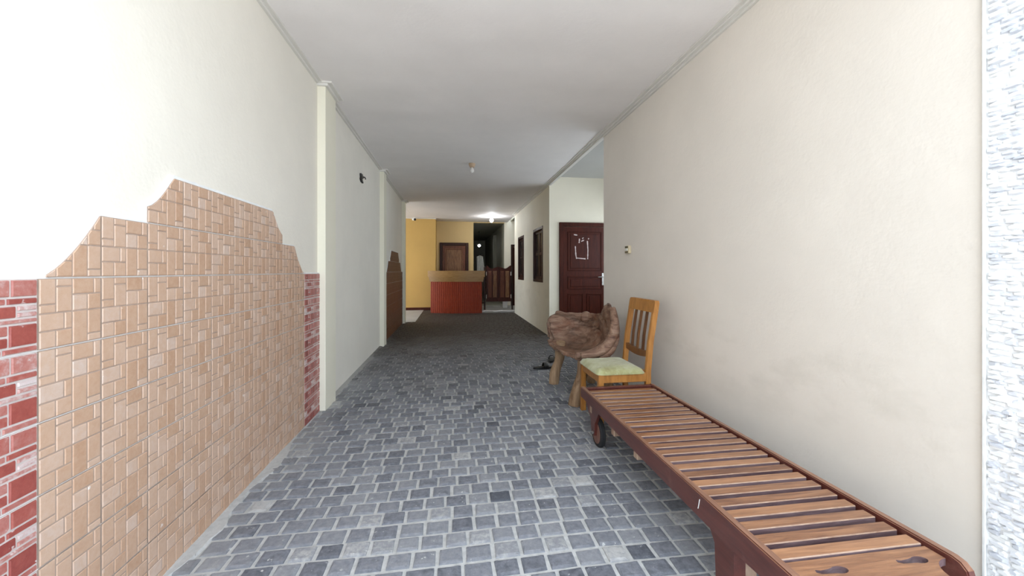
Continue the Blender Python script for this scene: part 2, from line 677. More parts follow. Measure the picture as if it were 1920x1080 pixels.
MOTIF = [(0, 0, 1, 1.5, .6), (0, 1.5, 1, 2, .5), (1, 0, 2, .5, .5), (1, .5, 2, 2, .55),
         (2, 0, 3.45, 1, .25), (3.45, 0, 4, 1, .55), (2, 1, 3, 2, .85), (3, 1, 4, 2, .35),
         (0, 2, 1.5, 3, .75), (1.5, 2, 2, 3, .4), (0, 3, 1, 4, .6), (1, 3, 2, 4, .3),
         (2, 2, 3, 4, .2), (3, 2, 4, 3.5, .3), (3, 3.5, 4, 4, .7)]
MOTIF_R = [(0, 0, 1.5, 1, .3), (1.5, 0, 2.6, 1, .6), (2.6, 0, 4, 1, .55), (0, 1, 2.4, 1.4, .5), (2.4, 1, 4, 1.4, .3),
           (0, 1.4, 1, 2.1, .8), (1, 1.4, 2.9, 2.1, .25), (2.9, 1.4, 4, 1.75, .9), (2.9, 1.75, 4, 2.1, .75),
           (0, 2.1, 2, 2.4, .85), (2, 2.1, 4, 2.4, .8), (0, 2.4, 1.5, 3.6, .2), (1.5, 2.4, 2.5, 3, .6), (1.5, 3, 2.5, 3.6, .3),
           (2.5, 2.4, 4, 3.6, .25), (0, 3.6, 2.2, 4, .7), (2.2, 3.6, 4, 4, .45)]
TS = .2


def outline(u):
    """height of the stepped dado top at u tiles from its left joint"""
    w = min(u, 10 - u)
    if w <= 0:
        return 1.18
    if w < 1:
        return 1.18 + .2 * w ** 1.5
    if w < 2:
        return 1.38
    if w < 2.75:
        return 1.44 + .145 * ((w - 2) / .75) ** 1.5
    return 1.585


def clip_poly(u0, u1, z0, z1):
    z0 = max(z0, .002)
    e = 1e-4
    hs = [outline(u0 + e), outline(u1 - e), outline((u0 + u1) / 2)]
    if z1 <= z0:
        return None
    if min(hs) >= z1 - 1e-6:
        return [(u0, z0), (u1, z0), (u1, z1), (u0, z1)]
    n = 8
    us = [u0 + e + (u1 - u0 - 2 * e) * i / n for i in range(n + 1)]
    ok = [q for q in us if outline(q) > z0 + .002]
    if len(ok) < 2:
        return None
    pts = [(ok[0], z0), (ok[-1], z0)] + [(q, min(z1, outline(q))) for q in reversed(ok)]
    out = []
    for q in pts:
        if not out or (abs(q[0] - out[-1][0]) + abs(q[1] - out[-1][1])) > 1e-5:
            out.append(q)
    return out if len(out) > 2 else None


def dado(parent, ystart, ulo, uhi, single, mats, groove_mats, red_mats, red_groove):
    X = XL
    P = lambda u, z, d: (X + d, ystart + u * TS, z)
    # backing slab with a rough plastered rim
    mb = MB()
    us = [ulo + (uhi - ulo) * i / 240 for i in range(241)]
    for st in (0, 1, 2, 2.75, 7.25, 8, 9, 10):
        us += [st - 1e-3, st + 1e-3]
    us = sorted(q for q in us if ulo <= q <= uhi)
    rim = [(q, outline(q) + .006 + .003 * mnoise.noise(Vector((q * 6, 0, 1)))) for q in us]
    poly = [P(ulo, 0, -.01)] + [P(q, z, -.01) for q, z in rim] + [P(uhi, 0, -.01)]
    mb.prism(poly, (.022, 0, 0))
    panel = mb.build('tile_panel', M['plaster'], wall_left)
    rows = [1.18 + .2 * k for k in (2, 1, 0, -1, -2, -3, -4, -5)]
    acc = MB()
    for c in range(math.floor(ulo), math.ceil(uhi)):
        red = c < 0 or c >= 10
        u0, u1 = max(c, ulo), min(c + 1, uhi)
        if u1 - u0 < .05:
            continue
        for rt in rows:
            mb = MB() if single else acc
            g = .0018 / TS
            zt, zb = rt - .0018, rt - .2 + .0018
            base = clip_poly(u0 + g, u1 - g, zb, zt)
            if not base:
                continue
            mo = 2 if red and not single else 0
            jd = random.uniform(0, .0012)
            mb.prism([P(u, z, .0115) for u, z in base], (.0035 + jd, 0, 0), mo + 1, .5)
            tile_t = random.uniform(-.07, .07)
            for (a0, b0, a1, b1, tt) in (MOTIF_R if red else MOTIF):
                gg = .0018 if not red else .0026
                cu0 = max(c + a0 / 4 + gg / TS + (g if a0 == 0 else 0), u0 + g)
                cu1 = min(c + a1 / 4 - gg / TS - (g if a1 == 4 else 0), u1 - g)
                if cu1 - cu0 < .01:
                    continue
                cz1 = rt - b0 * .05 - gg - (.0018 if b0 == 0 else 0)
                cz0 = rt - b1 * .05 + gg + (.0018 if b1 == 4 else 0)
                pl = clip_poly(cu0, cu1, cz0, cz1)
                if not pl:
                    continue
                mu = sum(q[0] for q in pl) / len(pl)
                mz = sum(q[1] for q in pl) / len(pl)
                hw = max(.01, (cu1 - cu0) * TS / 2)
                hz = max(.006, (cz1 - cz0) / 2)
                d0 = .0148 + jd
                d1 = d0 + (.0022 if not red else .004)
                ins = .0022
                lo = [mb.vert(P(u, z, d0)) for u, z in pl]
                hi = [mb.vert(P(mu + (u - mu) * (1 - ins / hw), mz + (z - mz) * (1 - ins / hz), d1)) for u, z in pl]
                t = .48 + (tt - .48) * (.6 if not red else 1) + tile_t + random.uniform(-.12, .12)
                mb.face(hi, mo, t)
                for i in range(len(pl)):
                    j = (i + 1) % len(pl)
                    mb.face((lo[i], lo[j], hi[j], hi[i]), mo, t)
            if single:
                mb.build('red_tile' if red else 'tile', [red_mats, red_groove] if red else [mats, groove_mats], panel)
    if not single:
        stuff(acc.build('tile_field', [mats, groove_mats, red_mats, red_groove], panel))


Y_U0 = 1.277
dado(wall_left, Y_U0, -1.0, (3.625 - Y_U0) / TS, True, M['tile'], M['tile_groove'], M['tile_red'], M['tile_red_groove'])
dado(wall_left, 7.19, -1.75, 10.93, False, M['tile_brown'], M['tile_brown_groove'], M['tile_brown'], M['tile_brown_groove'])

# ------------------------------------------------------------------ right wall near the street
mb = MB()
mb.box((XR, Y0, -.05), (XR + .2, YA0, ZC + .3))
wall_right = struct(mb.build('wall_right', M['wall_right']), 'plain warm grey-cream wall on the right behind the bench', 'wall')
mb = MB()
mb.box((XR - .013, 1.088, -.03), (XR + .01, 1.098, ZC), bev=.002)
mb.build('plaster_edge', M['plaster'], wall_right)
mb = MB()
mb.box((XR - .004, Y0, -.03), (XR + .01, 1.088, ZC), t=.8)
clad = mb.build('stone_cladding', M['pebble'], wall_right)
acc = MB()
z = .0
row = 0
while z < ZC - .02:
    h = random.uniform(.011, .024)
    yy = 1.088
    while yy > Y0 + .02:
        w = random.uniform(.022, .06)
        y_a, y_b = max(Y0, yy - w), yy
        d = random.uniform(.004, .014)
        t = random.choice((.05, .3, .6, .8, .95, 1.0))
        dz = random.uniform(-.004, .004)
        q = [(y_a + .002, z + dz), (y_a + w * .5, z - .002 + dz), (y_b - .002, z + dz), (y_b - .001, z + h * .6 + dz), (y_a + w * .45, z + h + dz), (y_a + .001, z + h * .7 + dz)]
        my, mz = (y_a + y_b) / 2, z + h / 2 + dz
        lo = [acc.vert((XR - .003, a, c)) for a, c in q]
        hi = [acc.vert((XR - .004 - d, my + (a - my) * .62, mz + (c - mz) * .55)) for a, c in q]
        acc.face(hi, 0, t)
        for i in range(6):
            j = (i + 1) % 6
            acc.face((lo[i], lo[j], hi[j], hi[i]), 0, t)
        yy -= w * .98
    z += h * .92
    row += 1
stuff(acc.build('pebble', M['pebble'], clad))

# ------------------------------------------------------------------ recess on the right, inner right wall with windows
mb = MB()
mb.box((XR + .2, YA0 - .12, -.05), (3.5, YA0, ZC + .3))
# unseen wide opening on the right, added to let daylight into the recess
mb.box((3.38, YA0, -.05), (3.5, YA1, 1.0))
mb.box((3.38, YA0, 2.25), (3.5, YA1, ZC + .3))
mb.box((3.38, YA0, 1.0), (3.5, YA0 + .15, 2.25))
mb.box((3.38, YA1 - .15, 1.0), (3.5, YA1, 2.25))
struct(mb.build('wall_recess', M['wall_far']), 'cream side walls of the door recess hidden behind the near wall', 'wall')
mb = MB()
mb.box((XR, YA1, -.05), (4.3, YA1 + .15, ZC + .3))
wall_door = struct(mb.build('wall_door', M['wall_far']), 'cream wall facing the street with the tall brown door', 'wall')
WIN = [(7.74, 8.66, .97, 2.10), (9.86, 10.70, .97, 2.10)]
mb = MB()
ycur = YA1 + .15
for (wa, wb, za, zb) in WIN:
    mb.box((XR, ycur, -.05), (XR + .15, wa, ZC + .05))
    mb.box((XR, wa, -.05), (XR + .15, wb, za))
    mb.box((XR, wa, zb), (XR + .15, wb, ZC + .05))
    ycur = wb
mb.box((XR, ycur, -.05), (XR + .15, YR1, ZC + .05))
wall_inner = struct(mb.build('wall_right_inner', M['wall_far']), 'cream inner right wall with two dark brown windows', 'wall')
mb = MB()
mb.box((4.2, YA1 + .15, -.05), (4.3, YB, ZC + .3))
mb.box((XR + .15, YR1 - .12, -.05), (4.2, YR1, ZC + .3))
mb.box((XR + .15, YA1 + .15, ZC + .05), (4.2, YB + .15, ZC + .3))
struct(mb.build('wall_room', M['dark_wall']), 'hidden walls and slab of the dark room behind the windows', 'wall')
mb = MB()
mb.box((XR + .15, YA0, -.1), (4.3, YB, -.002))
mb.box((XR, YA0 + .01, -.1), (XR + .15, YA1, -.003))
struct(mb.build('floor.001', M['concrete']), 'bare floor of the door recess and room on the right', 'floor')
mb = MB()
mb.box((XR - .035, YA0 + .01, -.03), (XR + .05, YA1 - .005, .022), bev=.006)
struct(mb.build('trim_1', M['concrete']), 'low cement kerb along the foot of the door recess', 'kerb')

for wi, (wa, wb, za, zb) in enumerate(WIN):
    fx0, fx1 = XR - .012, XR + .09
    mb = MB()
    f = .06
    mb.box((fx0, wa, za), (fx1, wb, za + f), bev=.004)
    mb.box((fx0, wa, zb - f), (fx1, wb, zb), bev=.004)
    mb.box((fx0, wa, za + f), (fx1, wa + f, zb - f), bev=.004)
    mb.box((fx0, wb - f, za + f), (fx1, wb, zb - f), bev=.004)
    win = struct(mb.build('window_%d' % (wi + 1), M['frame']),
                 ('dark brown framed window nearer the recess corner', 'dark brown framed window nearer the reception counter')[wi], 'window')
    ym = (wa + wb) / 2
    for (ca, cb) in ((wa + f, ym), (ym, wb - f)):
        s = .055
        c0, c1 = XR + .03, XR + .065
        mb = MB()
        za2, zb2 = za + f, zb - f
        mb.box((c0, ca, za2), (c1, cb, za2 + s), bev=.003)
        mb.box((c0, ca, zb2 - s), (c1, cb, zb2), bev=.003)
        mb.box((c0, ca, za2 + s), (c1, ca + s, zb2 - s), bev=.003)
        mb.box((c0, cb - s, za2 + s), (c1, cb, zb2 - s), bev=.003)
        zm = za2 + (zb2 - za2) * .52
        mb.box((c0, ca + s, zm - .025), (c1, cb - s, zm + .025), bev=.003)
        cas = mb.build('casement', M['frame'], win)
        for (p, q) in ((za2 + s, zm - .025), (zm + .025, zb2 - s)):
            mb = MB()
            mb.box((c0 + .012, ca + s - .004, p - .004), (c0 + .018, cb - s + .004, q + .004))
            mb.build('pane', M['glass'], cas)


def panel_door(name, label, x0, x1, yf, ztop, panels, leafm, framem, fw=.075, handle=True, zbot=.0, cat='door', light_panel=False):
    """door standing on a wall facing the street: frame, leaf, raised panels, handle"""
    o = ((x0 + x1) / 2, yf, zbot)
    mb = MB(o)
    mb.box((x0, yf - .045, zbot), (x0 + fw, yf, ztop), bev=.006)
    mb.box((x1 - fw, yf - .045, zbot), (x1, yf, ztop), bev=.006)
    mb.box((x0 + fw, yf - .045, ztop - fw), (x1 - fw, yf, ztop), bev=.006)
    fr = mb.build(name, framem)
    struct(fr, label, cat)
    mb = MB(o)
    lx0, lx1 = x0 + fw + .004, x1 - fw - .004
    mb.box((lx0, yf - .022, zbot + .006), (lx1, yf - .001, ztop - fw - .004), bev=.003)
    leaf = mb.build('leaf', leafm, fr)
    W = lx1 - lx0
    for (a, c, za, zb) in panels:
        px0, px1 = lx0 + a * W, lx0 + c * W
        mb = MB(o)
        m = .022
        # moulding frame and a raised field
        mb.box((px0, yf - .036, za), (px0 + m, yf - .02, zb), bev=.005)
        mb.box((px1 - m, yf - .036, za), (px1, yf - .02, zb), bev=.005)
        mb.box((px0 + m, yf - .036, za), (px1 - m, yf - .02, za + m), bev=.005)
        mb.box((px0 + m, yf - .036, zb - m), (px1 - m, yf - .02, zb), bev=.005)
        mb.box((px0 + m + .025, yf - .03, za + m + .025), (px1 - m - .025, yf - .02, zb - m - .025), bev=.006)
        mb.build('panel', leafm if leafm is not M['frame'] else M['door_red'], leaf) if not light_panel else mb.build('panel', M['door_light'], leaf)
    if handle:
        hx = lx1 - .065
        mb = MB(o)
        mb.box((hx - .022, yf - .029, .93), (hx + .022, yf - .02, 1.16), bev=.003)
        mb.tube([(hx, yf - .025, 1.09), (hx, yf - .07, 1.09), (hx - .02, yf - .078, 1.09), (hx - .11, yf - .076, 1.085)], [.009, .009, .009, .007], 8)
        mb.lathe((hx, yf - .032, .985), [(.012, -.006), (.012, .006)], 10, axis='Y')
        h = mb.build('handle', M['steel'], leaf)
        h['label'] = 'dull silver lever handle on a long plate'
    return fr, leaf, o


door1, leaf1, o1 = panel_door('door_1', 'tall dark brown panelled door with torn paper traces in the right recess',
                              1.957, 2.945, YA1, 2.10,
                              [(.10, .90, 1.20, 1.93), (.10, .90, .86, 1.10), (.10, .46, .14, .78), (.54, .90, .14, .78)],
                              M['door'], M['door'])
# chipped paint along the door jamb and torn paper left on the leaf
scr = [((2.235, 1.875), (2.30, 1.865)), ((2.262, 1.66), (2.272, 1.50)), ((2.272, 1.50), (2.285, 1.425)), ((2.285, 1.44), (2.46, 1.425)),
       ((2.50, 1.42), (2.505, 1.58)), ((2.505, 1.58), (2.495, 1.76)), ((2.335, 1.72), (2.342, 1.80)), ((2.375, 1.75), (2.43, 1.775)), ((2.395, 1.80), (2.42, 1.82)), ((2.51, 1.79), (2.525, 1.81))]
for (p, q) in scr:
    mb = MB(o1)
    n = 6
    up, dn = [], []
    for i in range(n + 1):
        s = i / n
        x = p[0] + (q[0] - p[0]) * s
        zz = p[1] + (q[1] - p[1]) * s
        L = math.hypot(q[0] - p[0], q[1] - p[1])
        nx, nz = -(q[1] - p[1]) / L, (q[0] - p[0]) / L
        w = random.uniform(.006, .013)
        up.append((x + nx * w, YA1 - .0325, zz + nz * w))
        dn.append((x - nx * w, YA1 - .0325, zz - nz * w))
    mb.prism(up + dn[::-1], (0, .004, 0))
    mb.build('paper_scrap', M['white_tape'], leaf1)

# ------------------------------------------------------------------ far end: mustard wall, back wall, dark passage
mb = MB()
mb.box((-5.0, YY, -.05), (-.503, YB + .12, ZC + .3))
struct(mb.build('wall_mustard', M['yellow']), 'mustard yellow wall block at the far left end', 'wall')
mb = MB()
mb.box((-5.0, YY - .014, -.03), (-.51, YY, .085), bev=.003)
struct(mb.build('baseboard_mustard', M['door']), 'dark brown skirting under the mustard wall', 'baseboard')
OX0, OX1 = .690, 1.715
mb = MB()
mb.box((-.503, YB, -.05), (OX0, YB + .12, ZC + .3))
mb.box((OX0, YB, 2.79), (OX1, YB + .12, ZC + .3))
mb.box((OX1, YB, -.05), (4.2, YB + .12, ZC + .3))
wall_back = struct(mb.build('wall_back', M['beige']), 'pale yellow back wall behind the reception counter', 'wall')
wall_back.data.materials.append(M['wall_far'])
for pg in wall_back.data.polygons:
    if pg.center.x > 1.7:
        pg.material_index = 1
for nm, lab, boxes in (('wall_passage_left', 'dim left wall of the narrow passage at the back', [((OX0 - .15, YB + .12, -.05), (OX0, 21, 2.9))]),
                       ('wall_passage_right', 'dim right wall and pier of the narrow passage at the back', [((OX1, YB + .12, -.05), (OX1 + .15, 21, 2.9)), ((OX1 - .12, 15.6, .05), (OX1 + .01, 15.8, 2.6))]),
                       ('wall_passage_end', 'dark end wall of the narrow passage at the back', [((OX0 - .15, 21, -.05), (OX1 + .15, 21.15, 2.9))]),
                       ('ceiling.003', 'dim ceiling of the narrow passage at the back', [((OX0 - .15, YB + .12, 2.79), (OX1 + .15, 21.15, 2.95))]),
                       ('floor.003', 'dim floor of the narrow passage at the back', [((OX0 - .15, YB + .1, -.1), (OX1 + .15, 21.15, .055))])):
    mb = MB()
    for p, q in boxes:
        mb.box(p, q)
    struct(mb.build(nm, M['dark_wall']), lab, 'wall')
# side court on the left, open to the sky, that lights the mustard wall
mb = MB()
mb.box((-5.0, YP0 - .2, -.05), (XL - .2, YP0, ZC + .1))
struct(mb.build('wall_court', M['wall_left']), 'hidden cream wall of the side court on the left', 'wall')
mb = MB()
mb.box((-5.0, YP0, -.12), (XL - .02, YY, .004))
mb.box((XL - .02, YP0 + .02, -.1), (-.86, YY - .02, .005))
struct(mb.build('floor.002', M['concrete']), 'pale rough cement floor in front of the mustard wall', 'floor')
mb = MB()
mb.box((-3.7, YP0, ZC - .005), (XL - .03, YY, ZC + .15))  # unseen outer part widened to cut daylight from the court
struct(mb.build('ceiling.002', M['ceiling']), 'white ceiling strip beside the mustard wall', 'ceiling')

panel_door('door_2', 'brown panelled door in the back wall behind the reception counter', -.405, .525, YB, 2.12,
           [(.1, .9, 1.12, 1.93), (.1, .9, .2, 1.0)], M['door_red'], M['frame'], .095, False, .0, light_panel=True)
panel_door('door_3', 'very dark brown door edge beside the inner right wall', 1.93, 2.75, YB, 2.08,
           [(.12, .88, 1.1, 1.9), (.12, .88, .2, 1.0)], M['door'], M['frame'], .08, False, .0)

# ------------------------------------------------------------------ cornices
mb = MB()
segs = [(Y0, 3.595), (3.96, 6.57), (6.86, 9.35)]
for (a, c) in segs:
    mb.box((XL - .01, a, ZC - .022), (XL + .022, c, ZC + .004), bev=.004)
    mb.box((XL - .01, a, ZC - .009), (XL + .05, c, ZC + .006), bev=.004)
struct(mb.build('trim_2', M['cornice']), 'thin white cornice along the left wall top', 'cornice')
mb = MB()
for (w, d) in ((.02, .035), (.045, .02), (.075, .009)):
    mb.box((XR - w, Y0, ZC - d), (XR + .03, YR1, ZC + .006), bev=.003)
struct(mb.build('trim_3', M['cornice']), 'stepped white cornice along the right edge of the ceiling', 'cornice')
mb = MB()
mb.box((-2.2, YY - .03, ZC - .022), (-.48, YY + .005, ZC), bev=.004)
struct(mb.build('trim_4', M['cornice']), 'white cornice strip over the mustard wall', 'cornice')

# ------------------------------------------------------------------ step and tiles in front of the swing gates
mb = MB()
mb.box((.845, 11.40, -.03), (XR + .0, YB + .1, .05))
mb.box((XR, YR1 + .005, -.03), (4.1, YB - .005, .05))
step = struct(mb.build('trim_5', M['concrete']), 'low raised step under the wooden swing gates', 'step')
for i in range(4):
    for j in range(5):
        mb = MB()
        xa = .858 + i * .228
        ya = 11.45 + j * .34
        mb.box((xa, ya, .045), (xa + .222, ya + .334, .058), bev=.002, t=random.random())
        mb.build('tile', M['step_tile'], step)
mb = MB()
mb.tube([(.845 + .925 * i / 10, 11.405 + .02 * math.sin(i * .7), .052 + .006 * math.sin(i * 1.3)) for i in range(11)], .02, 8)
mb.build('nosing', M['plaster'], step)

# ------------------------------------------------------------------ reception counter
cx, cy = .11, 11.9
ctr = thing('reception_counter', (cx, cy, 0), 'reception counter with ochre stepped top and red ribbed front', 'counter')


def arc(grow, n=24):
    """plan of the bowed front, from the left return to the right end"""
    pts = []
    x0, x1 = -.612 - grow, .835 + grow
    for i in range(n + 1):
        s = i / n
        x = x0 + (x1 - x0) * s
        y = 11.36 + .30 * (1 - s) ** 3 + .02 * (s - .6) ** 2 - grow
        pts.append((x, y))
    return pts


def counter_slab(grow, z0, z1, name, mat):
    mb = MB((cx, cy, 0))
    a = arc(grow)
    back = 12.15
    poly = [(x, y, z0) for x, y in a] + [(a[-1][0], back, z0), (a[0][0], back, z0)]
    mb.prism(poly, (0, 0, z1 - z0))
    return mb.build(name, mat, ctr)


counter_slab(0, 0, .90, 'body', M['counter_red'])
counter_slab(.030, .895, .955, 'lower_moulding', M['counter_top'])
counter_slab(.050, .955, 1.03, 'middle_moulding', M['counter_top'])
counter_slab(.078, 1.03, 1.205, 'counter_top', M['counter_top'])
mb = MB((cx, cy, 0))
a = arc(0, 108)
for i in range(0, 108, 4):
    p, q = Vector((*a[i], 0)), Vector((*a[i + 3], 0))
    d = (q - p).normalized()
    nrm = Vector((d.y, -d.x, 0))
    for k in range(8):
        z0, z1 = .012 + k * .11, .012 + k * .11 + .106
        mb.prism([p + Vector((0, 0, z0)), p + nrm * .010 + d * .006 + Vector((0, 0, z0)), q + nrm * .010 - d * .006 + Vector((0, 0, z0)), q + Vector((0, 0, z0))], (0, 0, z1 - z0))
stuff(mb.build('rib', M['counter_red'], ctr))

# ------------------------------------------------------------------ swing gates
GY = 11.72


def gate(x0, x1, label, hinge_left):
    t = thing('swing_gate', ((x0 + x1) / 2, GY, .28), label, 'gate', 'wooden swing gates beside the counter')
    o = t.location.copy()
    mb = MB(o)
    n = 18
    top = []
    for i in range(n + 1):
        s = i / n
        q = s if hinge_left else 1 - s
        top.append((x0 + (x1 - x0) * s, GY, 1.30 + .035 * math.cos(q * math.pi * 2) * (1 - q * .4) + (.03 if q < .3 else 0) * (1 - q / .3)))
    mb.prism([(x0, GY, .30)] + top + [(x1, GY, .30)], (0, .03, 0))
    mb.build('board', M['door'], t)
    w = (x1 - x0)
    for a in (.14, .56):
        mb = MB(o)
        xa, xb = x0 + a * w, x0 + (a + .30) * w
        mb.box((xa, GY - .008, .42), (xb, GY + .01, 1.20), bev=.006)
        mb.box((xa + .03, GY - .018, .46), (xb - .03, GY, 1.16), bev=.009)
        mb.build('panel', M['door_light'] if a > .3 else M['door_red'], t)
    hx = x0 if hinge_left else x1
    for hz in (.45, 1.12):
        mb = MB(o)
        mb.tube([(hx, GY - .012, hz - .055), (hx, GY - .012, hz + .055)], .013, 8)
        mb.build('hinge', M['white_plastic'], t)


gate(.985, 1.345, 'left leaf of the dark wooden swing gate, beside the counter end', True)
gate(1.352, 1.716, 'right leaf of the dark wooden swing gate, against the inner wall', False)
mb = MB()
mb.box((.918, GY - .03, .058), (.962, GY + .05, 1.32), bev=.006)
tag(mb.build('gate_post', M['frame']), 'dark gate post standing against the counter end', 'post')
mb = MB()
mb.box((1.738, GY - .03, .058), (1.772, GY + .05, 1.32), bev=.006)
tag(mb.build('gate_post', M['frame']), 'dark gate post by the inner right wall', 'post')
mb = MB((1.62, 12.3, .058))
mb.box((1.55, 12.24, .058), (1.69, 12.36, .25), bev=.008)
mb.box((1.545, 12.235, .235), (1.695, 12.365, .262), bev=.006)
tag(mb.build('white_box', M['white_plastic']), 'small white box on the step behind the right gate leaf', 'box')

# pendant lamp, coat stand and cloth in the dark passage
t = thing('pendant_lamp', (1.075, 16.2, 2.79), 'lit pendant lamp with flat white shade in the dark back passage', 'lamp')
o = t.location
mb = MB(o)
mb.tube([(1.075, 16.2, 2.79), (1.075, 16.2, 2.32)], .006, 6)
mb.lathe((1.075, 16.2, 2.775), [(.045, -.01), (.045, .012)], 12)
mb.build('cord', M['dark_plastic'], t)
mb = MB(o)
mb.lathe((1.075, 16.2, 2.27), [(.12, 0), (.115, .008), (.05, .045), (.02, .055)], 20)
mb.build('lamp_shade', M['white_plastic'], t, True)
mb = MB(o)
mb.lathe((1.075, 16.2, 2.21), [(.012, -.035), (.045, -.02), (.055, .01), (.05, .04), (.03, .058)], 16)
mb.build('bulb', M['lamp_on'], t, True)

t = thing('coat_stand', (.985, 14.2, .055), 'slim dark coat stand in the back passage holding a white cloth', 'coat stand')
o = t.location
mb = MB(o)
mb.tube([(.985, 14.2, .06), (.985, 14.2, 1.78)], .014, 8)
mb.build('pole', M['frame'], t)
mb = MB(o)
mb.lathe((.985, 14.2, .055), [(.17, 0), (.16, .025), (.03, .04)], 16)
mb.build('base', M['frame'], t)
for s in (-1, 1):
    mb = MB(o)
    mb.tube([(.985, 14.2, 1.70), (.985 + s * .07, 14.2, 1.72), (.985 + s * .11, 14.2, 1.76)], .009, 6)
    mb.build('hook', M['frame'], t)
mb = MB((.985, 14.16, 1.75))
nx, nz = 14, 10
g = []
for j in range(nz + 1):
    r = []
    for i in range(nx + 1):
        s = i / nx - .5
        v = j / nz
        w = .22 + .08 * v
        r.append(mb.vert((.965 + s * w + .05 * v, 14.165 - .025 * math.cos(s * 22 + v) - .02, 1.75 - v * .80 - abs(s) * .08 * (1 - v))))
    g.append(r)
for j in range(nz):
    for i in range(nx):
        mb.face((g[j][i], g[j][i + 1], g[j + 1][i + 1], g[j + 1][i]))
cl = mb.build('hanging_cloth', M['cloth'], None, True)
sd = cl.modifiers.new('thickness', 'SOLIDIFY')
sd.thickness = .008
apply_mods(cl)
tag(cl, 'white cloth hanging in folds on the stand in the back passage', 'cloth')

# ------------------------------------------------------------------ ceiling lamps, camera, switch, dark stub
LX, LY = .035, 6.07
mid = thing('ceiling_bulb', (.35, 6.03, ZC), 'unlit bulb in a brown holder on the middle of the ceiling', 'lamp')
mid.location.x = (885 - 848) * .989 * 6.02 / 750
bx, by = mid.location.x, mid.location.y
mb = MB(mid.location)
mb.lathe((bx, by, ZC), [(.052, .004), (.050, -.022), (.036, -.055), (.030, -.062)], 16)
mb.build('lamp_holder', M['brass'], mid, True)
mb = MB(mid.location)
mb.lathe((bx, by, ZC), [(.016, -.06), (.018, -.075), (.030, -.10), (.032, -.118), (.022, -.138), (.004, -.146)], 16)
mb.build('bulb', M['bulb_off'], mid, True)

fx = (922 - 848) * .989 * 11.75 / 750
fy = 11.75
far = thing('ceiling_bulb', (fx, fy, ZC), 'glowing bulb on the ceiling above the swing gates', 'lamp')
mb = MB(far.location)
mb.lathe((fx, fy, ZC), [(.05, .004), (.048, -.02), (.03, -.05)], 16)
mb.build('lamp_holder', M['white_plastic'], far, True)
mb = MB(far.location)
mb.lathe((fx, fy, ZC), [(.02, -.048), (.035, -.075), (.055, -.11), (.05, -.15), (.025, -.175), (.004, -.18)], 16)
mb.build('bulb', M['bulb_on'], far, True)
ld = bpy.data.lights.new('bulb_light', 'POINT')
ld.energy = 5.5
ld.color = (.93, .97, 1)
ld.shadow_soft_size = .03
lo = bpy.data.objects.new('bulb_light', ld)
lo.parent = far
lo.location = (0, 0, -.235)
COL.objects.link(lo)

# surveillance camera under the ceiling by the mustard wall
sx_, sy_, sz_ = -1.13, 12.35, 2.765
t = thing('security_camera', (sx_, sy_, ZC - .005), 'small white security camera with black lens above the mustard wall', 'camera')
o = t.location
mb = MB(o)
mb.lathe((sx_, sy_, ZC - .005), [(.03, 0), (.03, -.015), (.012, -.02), (.012, -.035)], 12)
mb.build('mount', M['white_plastic'], t)
mb = MB(o)
mb.tube([(sx_ - .05, sy_ + .06, sz_ - .005), (sx_ + .02, sy_ - .05, sz_ - .02)], .032, 12)
mb.build('housing', M['white_plastic'], t)
mb = MB(o)
mb.tube([(sx_ + .015, sy_ - .045, sz_ - .019), (sx_ + .028, sy_ - .066, sz_ - .024)], .036, 12)
mb.build('lens', M['dark_plastic'], t)

# light switch
sY, sZ = None, None
zc_s = 750 * XR / (.989 * (1180 - 848))
sY = (zc_s - XR * .1477) / .989
sZ = EYE + (508 - 468) * zc_s / 750
t = thing('light_switch', (XR, sY, sZ), 'small cream light switch alone on the right wall', 'switch')
o = t.location
mb = MB(o)
mb.box((XR - .030, sY - .045, sZ - .038), (XR, sY + .045, sZ + .038), bev=.004)
mb.build('backing_box', M['cream_plastic'], t)
mb = MB(o)
mb.box((XR - .0335, sY - .034, sZ - .034), (XR - .029, sY + .034, sZ - .018), bev=.001)
mb.box((XR - .0335, sY - .034, sZ + .016), (XR - .029, sY + .034, sZ + .034), bev=.001)
mb.build('face_strip', M['olive_plastic'], t)
mb = MB(o)
mb.box((XR - .038, sY - .026, sZ - .014), (XR - .029, sY + .026, sZ + .012), bev=.003)
mb.build('rocker', M['white_plastic'], t)

# ragged black stub on the left wall
yy, zz = 5.24, 2.375
t_pts = [(-.045, .075), (.01, .075), (.03, .088), (.07, .05), (.10, .02), (.085, -.002), (.04, 0), (.035, -.045), (.09, -.10), (.075, -.112), (.03, -.085), (.015, -.11), (-.03, -.075), (-.05, -.05), (-.03, -.005), (-.045, .04)]
t_pts = [(a * .95, c * .55) for a, c in t_pts]
mb = MB((XL, yy, zz))
mb.prism([(XL, yy + a, zz + c) for a, c in t_pts], (.022, 0, 0))
mb.tube([(XL + .01, yy + .05, zz + .02), (XL + .04, yy + .075, zz + .015), (XL + .045, yy + .09, zz - .005)], .008, 6)
tag(mb.build('cable_stub', M['dark_plastic']), 'small ragged black stub high on the left wall between two pilasters', 'fixture')

# ------------------------------------------------------------------ slatted bench
BL, BR, BN, BF, BH = .945, 1.519, .955, 2.87, .34
bo = ((BL + BR) / 2, (BN + BF) / 2, 0)
bench = thing('slatted_bench', bo, 'long low slatted wooden lounger bench with wheels along the right wall', 'bench')


